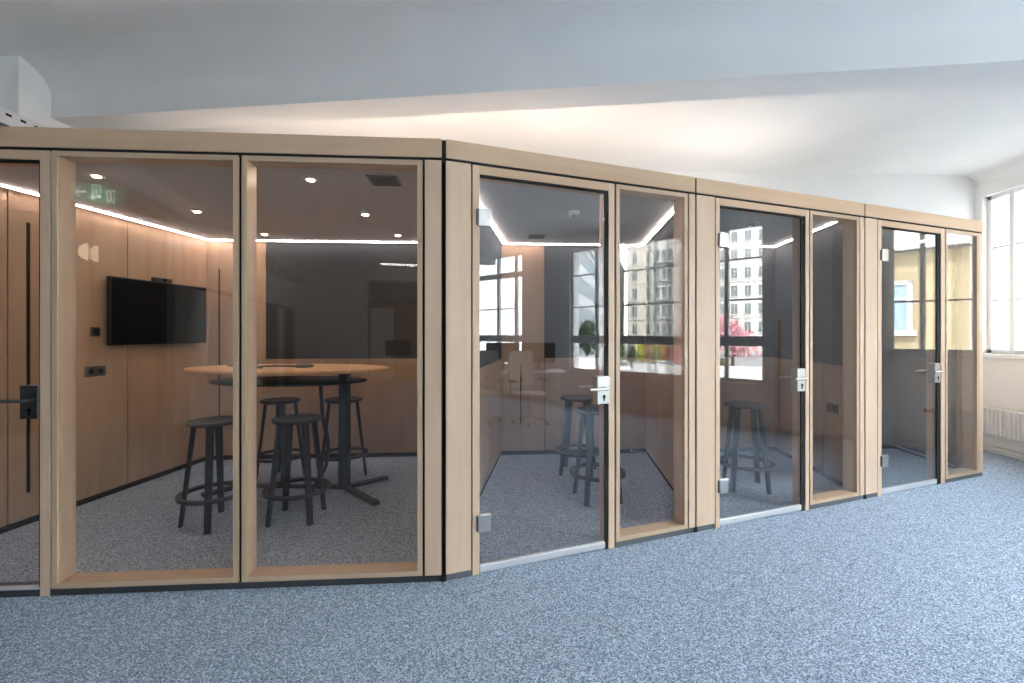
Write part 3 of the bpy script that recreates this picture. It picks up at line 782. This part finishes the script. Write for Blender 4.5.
# left wall of the open office
for y0, y1, t in ((-7.1, -6.25, 'nearer'), (-8.85, -8.1, 'farther')):  # dark openings in the wall, stood in for by closed boxes
    d = empty('dark_opening', (XL+.004, (y0+y1)/2, 0), label='tall dark box in place of an opening in the left office wall, the %s one' % t, cat='wall opening')
    w = (y1-y0)/2
    MB().box(0, .08, -w, w, .05, 2.06).build('opening_box', M['blackm'], d, bevel=.003)
    MB().box(.08, .10, -w+.01, w-.01, .07, 2.05).build('door', M['felt'], d, bevel=.002)
    MB().box(.02, .07, -w+.02, w-.02, 0, .05).build('plinth', M['black'], d)
tag(MB().box(XL, XL+.06, YREAR, -2.65, 2.08, 2.13).build('trim_rail', M['plinth']), 'dark rail along the left wall of the open office', 'rail', **st)
du = empty('air_duct', (XL+.25, -6.5, 2.93), label='dark air duct along the left wall of the open office', cat='air duct')
MB().box(-.14, .14, -2.45, 2.45, -.10, .10).build('duct_body', M['plastic'], du, bevel=.01)
for k in range(4): MB().box(-.15, .15, -2.0+1.3*k, -1.97+1.3*k, -.11, CEIL-2.93).build('hanger', M['alu'], du)

def pendant(x, y, rz, label):
    r = empty('pendant_lamp', (x, y, 3.0), rz, label=label, cat='lamp', group='linear lamps in the open office')
    MB().box(-.75, .75, -.05, .05, .0, .05).build('housing', M['alu'], r, bevel=.004)
    MB().box(-.74, .74, -.045, .045, -.006, .002).build('diffuser', M['lamp'], r)
    for sx in (-.6, .6): MB().tube([(sx, 0, .05), (sx, 0, CEIL-3.0)], .003, 6).build('wire', M['alu'], r)
pend = [(-.6, -5.6, 'linear ceiling lamp above the desk near the rear door'), (2.8, -5.0, 'linear ceiling lamp towards the far windows')]
for x, y, l in pend: pendant(x, y, 0, l)

# ------------------------------------------------------------------ outside
G = -3.0
tag(MB().box(XR+.34, 160, -120, 90, G-.3, G).build('ground_street', M['asphalt']), 'grey asphalt street and forecourt outside the windows', 'street', **st)
def facade(name, cx, cy, facing, w, h, depth, rows, cols, z_first, floor_h, win_w, win_h, wall, trim, pane, label, bay=None, roof=True, group=None, surround=True):
    """building whose front faces the direction 'facing' (degrees); local x along the front, local -y outwards"""
    r = empty(name, (cx, cy, G), math.radians(facing)+PI/2, label=label, cat='building', group=group)
    MB().box(-w/2, w/2, 0, depth, 0, h).build('wall', wall, r)
    proto = None
    step = w/cols
    for j in range(rows):
        z = z_first + j*floor_h
        MB().box(-w/2-.1, w/2+.1, -.18, 0, z-.75, z-.55).build('string_course', trim, r)
        for i in range(cols):
            x = -w/2 + step*(i+.5)
            if proto is None:
                fm = MB(); t = .16
                fm.box(-win_w/2-t, -win_w/2, -.10, .0, -.1, win_h+t).box(win_w/2, win_w/2+t, -.10, .0, -.1, win_h+t).box(-win_w/2-t, win_w/2+t, -.14, 0, win_h, win_h+.22).box(-win_w/2-t-.05, win_w/2+t+.05, -.2, 0, -.22, -.06)
                o = fm.build('window', trim, r, loc=(x, 0, z))
                pn = MB().box(-win_w/2, win_w/2, -.03, .0, -.06, win_h).build('pane', pane, o)
                sh = MB().box(-.04, .04, -.05, -.02, -.06, win_h).box(-win_w/2, win_w/2, -.05, -.02, win_h*.66, win_h*.66+.07)
                sh.build('sash_bar', trim, o); proto = o
            else:
                o = copy_tree(proto, r); o.location = (x, 0, z)
    MB().box(-w/2-.4, w/2+.4, -.5, .2, h-.5, h).build('cornice', trim, r)
    if roof:
        MB().prism([(-w/2-.2, h), (w/2+.2, h), (w/2-1.4, h+3.2), (-w/2+1.4, h+3.2)], -.2, depth, 1).build('roof', M['slate'], r)
    return r
# beige apartment house mirrored in the first narrow window
be = facade('apartment_house', 79.6, -31.7, 155.9, 13.2, 23.5, 12, 6, 5, 4.2, 3.45, .85, 1.8, M['beige'], M['stonetrim'], M['pane'],
            'beige corner apartment house with a projecting bay and mansard roof')
bw = MB().prism([(-2.6, 0), (-1.7, -1.4), (1.7, -1.4), (2.6, 0)], 3.2, 22.6); bw.build('bay', M['stone'], be)
for j in range(5):
    z = 4.2+3.45*j
    bl = MB().box(-2.2, 2.2, -2.0, -1.3, z-.55, z-.40)
    for k in range(15): bl.box(-2.2+k*.305, -2.16+k*.305, -2.0, -1.96, z-.4, z+.45)
    bl.box(-2.2, 2.2, -2.02, -1.95, z+.42, z+.5)
    bl.build('balcony', M['stonetrim'], be)
    for x in (-1.05, .0, 1.05):
        MB().box(x-.32, x+.32, -1.44, -1.39, z-.1, z+1.9).build('bay_pane', M['pane'], be)
facade('corner_house', 74.0, -43.6, 155.9, 10, 18.0, 12, 4, 4, 4.2, 3.4, 1.1, 1.9, M['stone'], M['stonetrim'], M['pane'], 'pale lower house standing left of the beige apartment house')
wh = facade('office_house', 99.5, -18.6, 166.6, 25, 27, 12, 6, 10, 4.6, 3.75, 1.15, 2.1, M['stone'], M['stonetrim'], M['pane'],
            'pale grey house with rows of dark windows behind the pink tree')
# modern block receding along the street
md = empty('glass_office_block', (26.5, -17.5, G), math.radians(-26), label='white modern office block with long window bands', cat='building')
MB().box(0, 48, -14, 0, 0, 15).build('wall', M['panelwhite'], md)
for j in range(4):
    MB().box(.4, 47.5, -.02, .04, 1.9+3.5*j, 3.9+3.5*j).build('window_band', M['palepane'], md)
    mu = MB()
    for k in range(30): mu.box(.5+k*1.6, .62+k*1.6, .0, .12, 1.9+3.5*j, 3.9+3.5*j)
    mu.build('mullion', M['panelwhite'], md)
MB().box(-.3, 48.3, -14.2, .4, 15, 15.4).build('parapet', M['stonetrim'], md)
# yellow house close by
yl = empty('yellow_house', (14.0, 4.4, G), math.radians(-90)+math.radians(10), label='yellow rendered house close outside the right window', cat='building')
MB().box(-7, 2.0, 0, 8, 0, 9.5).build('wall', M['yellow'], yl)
MB().box(-7.05, 2.05, -.10, .0, 0, 3.75).build('grey_base', M['greyband'], yl)
MB().box(-7.1, 2.1, -.35, .0, 6.65, 6.95).box(-7.1, 2.1, -.22, .0, 6.95, 7.3).build('cornice', M['greyband'], yl)
for x in (.58, -2.9):
    o = MB().box(-.47, -.36, -.06, .02, 0, 1.36).box(.36, .47, -.06, .02, 0, 1.36).box(-.47, .47, -.06, .02, 1.25, 1.36).box(-.56, .56, -.16, .02, -.14, 0).build('window', M["greyband"], yl, loc=(x, 0, 4.48))
    MB().box(-.36, .36, -.02, .01, 0, 1.25).build('pane', M['palepane'], o)
    MB().box(-.025, .025, -.04, .0, 0, 1.25).box(-.36, .36, -.04, .0, .85, .89).build('sash_bar', M['wpaint'], o)

# trees and shrubs
def leaves(mb, cx, cy, cz, rx, ry, rz, n, size, rng):
    for _ in range(n):
        while True:
            p = Vector((rng.uniform(-1,1), rng.uniform(-1,1), rng.uniform(-1,1)))
            if .35 < p.length < 1: break
        c = Vector((cx+p.x*rx, cy+p.y*ry, cz+p.z*rz))
        a = Vector((rng.gauss(0,1), rng.gauss(0,1), rng.gauss(0,1))).normalized(); b = a.orthogonal().normalized()
        d = a.cross(b); s = size*rng.uniform(.6, 1.3)
        v = [mb.bm.verts.new(c + b*s*k1 + d*s*.6*k2) for k1, k2 in ((-1,0),(0,-1),(1,0),(0,1))]
        mb.bm.faces.new(v)
def tree(name, x, y, h, crown, mat, label, n=900, size=.22, group=None, seed=1):
    rng = random.Random(seed)
    r = empty(name, (x, y, G), label=label, cat='tree', group=group)
    MB().tube([(0,0,0), (.05,.03,h*.3), (0,.1,h*.6)], [.2,.15,.08], 10).tube([(.05,.03,h*.3), (.7,.3,h*.65)], [.09,.04], 8).tube([(.03,.05,h*.38), (-.6,-.4,h*.7)], [.08,.03], 8).build('trunk', M['bark'], r, smooth=True)
    mb = MB()
    for k in range(9):
        a = rng.uniform(0, 2*PI); q = rng.uniform(0, .55)*crown
        leaves(mb, q*math.cos(a), q*math.sin(a), h*.62+rng.uniform(-.22, .25)*h, crown*.55, crown*.55, h*.2, n//9, size, rng)
    mb.build('crown', mat, r)
def shrub(x, y, h, w, mat, label, n=500, size=.14, seed=1, group='shrubs along the street'):
    rng = random.Random(seed)
    r = empty('shrub', (x, y, G), label=label, cat='shrub', group=group)
    st_ = MB()
    for k in range(4): st_.tube([(rng.uniform(-.1,.1), rng.uniform(-.1,.1), 0), (rng.uniform(-.5,.5)*w*.6, rng.uniform(-.5,.5)*w*.6, h*.6)], [.035, .015], 6)
    st_.build('stem', M['bark'], r)
    mb = MB(); leaves(mb, 0, 0, h*.55, w*.40, w*.40, h*.47, n, size, rng); mb.build('foliage', mat, r)
tree('blossom_tree', 45.6, -9.6, 6.2, 2.9, M['pinkleaf'], 'broad pink blossoming tree in front of the pale grey house', 3600, .13, seed=3)
tree('blossom_tree', 42.0, -12.9, 4.6, 1.5, M['pinkleaf'], 'smaller pink blossoming tree beside the broad one', 2600, .13, seed=4)
tree('street_tree', 36.6, -20.9, 5.6, 1.25, M['darkleaf'], 'dark green tree in front of the white modern block', 1300, .2, seed=5)
sh = [(50.0,-24.4,'greenleaf',3.2), (50.9,-23.3,'darkleaf',3.0), (51.6,-22.4,'limeleaf',3.3), (52.2,-21.7,'rustleaf',3.6), (52.9,-20.9,'limeleaf',3.1),
      (53.6,-20.2,'rustleaf',3.4), (54.4,-19.4,'rustleaf',3.0), (55.2,-18.6,'greenleaf',3.1), (49.0,-25.6,'greenleaf',2.8), (40.4,-11.6,'greenleaf',2.2), (40.4,-10.0,'limeleaf',2.3), (39.0,-8.4,'darkleaf',2.2)]
nm = ['mid green shrub at the left of the colourful bed', 'dark green shrub between lighter ones', 'yellow green shrub left of the tall rust one', 'tallest rust coloured shrub in the street bed',
      'yellow green shrub between two rust ones', 'rust shrub right of the yellow green pair', 'low rust shrub towards the right of the bed', 'green shrub at the right end of the bed',
      'low green shrub at the far left end of the bed', 'green shrub in front of the smaller pink tree', 'yellow green shrub in front of the pink trees', 'dark low shrub at the edge below the pink trees']
for i, (x, y, m, hh) in enumerate(sh): shrub(x, y, hh, 1.5, M[m], nm[i], seed=20+i)

def car(x, y, ang, paint, label, group='parked cars'):
    r = empty('parked_car', (x, y, G), math.radians(ang), label=label, cat='car', group=group)
    body = [(-2.1,.30),(-2.15,.62),(-2.0,.86),(-1.25,.93),(-.65,1.36),(.75,1.40),(1.55,.98),(2.05,.90),(2.12,.55),(2.08,.30)]
    MB().prism(body, -.82, .82, 1).build('body', paint, r, bevel=.06)
    for yy in (-.83, .80):
        MB().prism([(-1.05,.96),(-.58,1.30),(-.02,1.33),(-.02,.96)], yy, yy+.03, 1).prism([(.06,.96),(.06,1.33),(.70,1.33),(1.25,.98)], yy, yy+.03, 1).build('side_window', M['pane'], r)
    MB().prism([(-1.22,.955),(-1.18,.94),(-.66,1.335),(-.70,1.36)], -.70, .70, 1).build('windscreen', M['pane'], r)
    for sx in (-1.32, 1.35):
        for yy in (-.84, .66):
            MB().tube([(sx, yy, .32), (sx, yy+.18, .32)], .32, 20).build('wheel', M['rubber'], r, smooth=True)
    for yy in (-.6, .6):
        MB().box(2.08, 2.15, yy-.14, yy+.14, .66, .80).build('tail_light', M['redlight'], r)
        MB().box(-2.16, -2.09, yy-.14, yy+.14, .60, .74).build('head_light', M['lplastic'], r)
cars = [(41.1,-19.5,-40,'carwhite','white car parked at the left end of the row'), (42.7,-17.9,-38,'cargrey','grey car parked next to the white one'),
        (44.3,-16.1,-41,'carwhite','white car in the middle of the parked row'), (46.0,-14.2,-39,'carsilver','silver car at the right end of the parked row'),
        (39.9,-20.9,-42,'carblack','black car at the far left end, beside the white one')]
for x, y, a, p, l in cars: car(x, y, a, M[p], l)
vn = empty('delivery_van', (32.6, -17.9, G), math.radians(-26), label='white delivery van standing before the modern block', cat='van')
MB().prism([(-2.6,.35),(-2.7,1.0),(-2.3,1.25),(-1.7,2.1),(2.6,2.2),(2.65,.35)], -.95, .95, 1).build('body', M['carwhite'], vn, bevel=.06)
for sx in (-1.7, 1.6):
    for yy in (-.97, .77): MB().tube([(sx, yy, .36), (sx, yy+.2, .36)], .36, 20).build('wheel', M['rubber'], vn, smooth=True)
MB().prism([(-2.28,1.28),(-2.24,1.26),(-1.70,2.0),(-1.74,2.02)], -.8, .8, 1).build('windscreen', M['pane'], vn)
for yy in (-.965, .935): MB().prism([(-2.0,1.25),(-1.62,1.9),(-1.0,1.9),(-1.0,1.25)], yy, yy+.03, 1).build('side_window', M['pane'], vn)
tag(MB().box(-6, 9, -.15, .15, 0, 1.6).build('garden_wall', M['panelwhite'], loc=(37.5, -9.5, G), rot=(0,0,math.radians(75))), 'low white garden wall below the pink trees', 'wall', kind='thing')
pa = empty('parasol', (30.5, -7.6, G), label='folded white parasol in front of the white garden wall', cat='parasol')
MB().cyl(0, 0, 0, 2.9, .03, 10).build('pole', M['steel'], pa, smooth=True)
MB().lathe([(.45, .8), (.40, 1.2), (.22, 2.0), (.05, 2.9), (.02, 2.95)], seg=10).build('canopy', M['wpaint'], pa)
MB().cyl(0, 0, 0, .08, .3, 20).build('base', M['greyband'], pa)

# ------------------------------------------------------------------ light and camera
W = bpy.data.worlds.new('overcast sky'); S.world = W; W.use_nodes = True
nt = W.node_tree; nt.nodes.clear()
o = nt.nodes.new('ShaderNodeOutputWorld'); b = nt.nodes.new('ShaderNodeBackground')
b.inputs['Color'].default_value = (.85, .93, 1.0, 1); b.inputs['Strength'].default_value = 25.0
nt.links.new(b.outputs[0], o.inputs[0])
sl = bpy.data.lights.new('sun', 'SUN'); sl.energy = 26.; sl.angle = math.radians(3); sl.color = (1., .95, .88)
so = bpy.data.objects.new('sun', sl); COL.objects.link(so)
so.rotation_euler = Vector((.62, -.18, -.76)).to_track_quat('-Z', 'Y').to_euler()

cam = bpy.data.cameras.new('camera'); co = bpy.data.objects.new('camera', cam); COL.objects.link(co)
cam.sensor_width = 36.; cam.lens = 36.*450/1024; cam.shift_y = -8.5/1024; cam.clip_start = .05; cam.clip_end = 500
co.location = (0, 0, 1.41); co.rotation_euler = (PI/2, 0, math.atan2(50, 450))
S.camera = co
S.view_settings.view_transform = 'Standard'; S.view_settings.look = 'None'
S.view_settings.gamma = 1.; S.view_settings.use_curve_mapping = False
S.view_settings.exposure = 0.
S.cycles.use_denoising = True; S.cycles.denoising_prefilter = 'ACCURATE'
S.cycles.transparent_max_bounces = 24
S.cycles.max_bounces = 12; S.cycles.diffuse_bounces = 6; S.cycles.glossy_bounces = 6
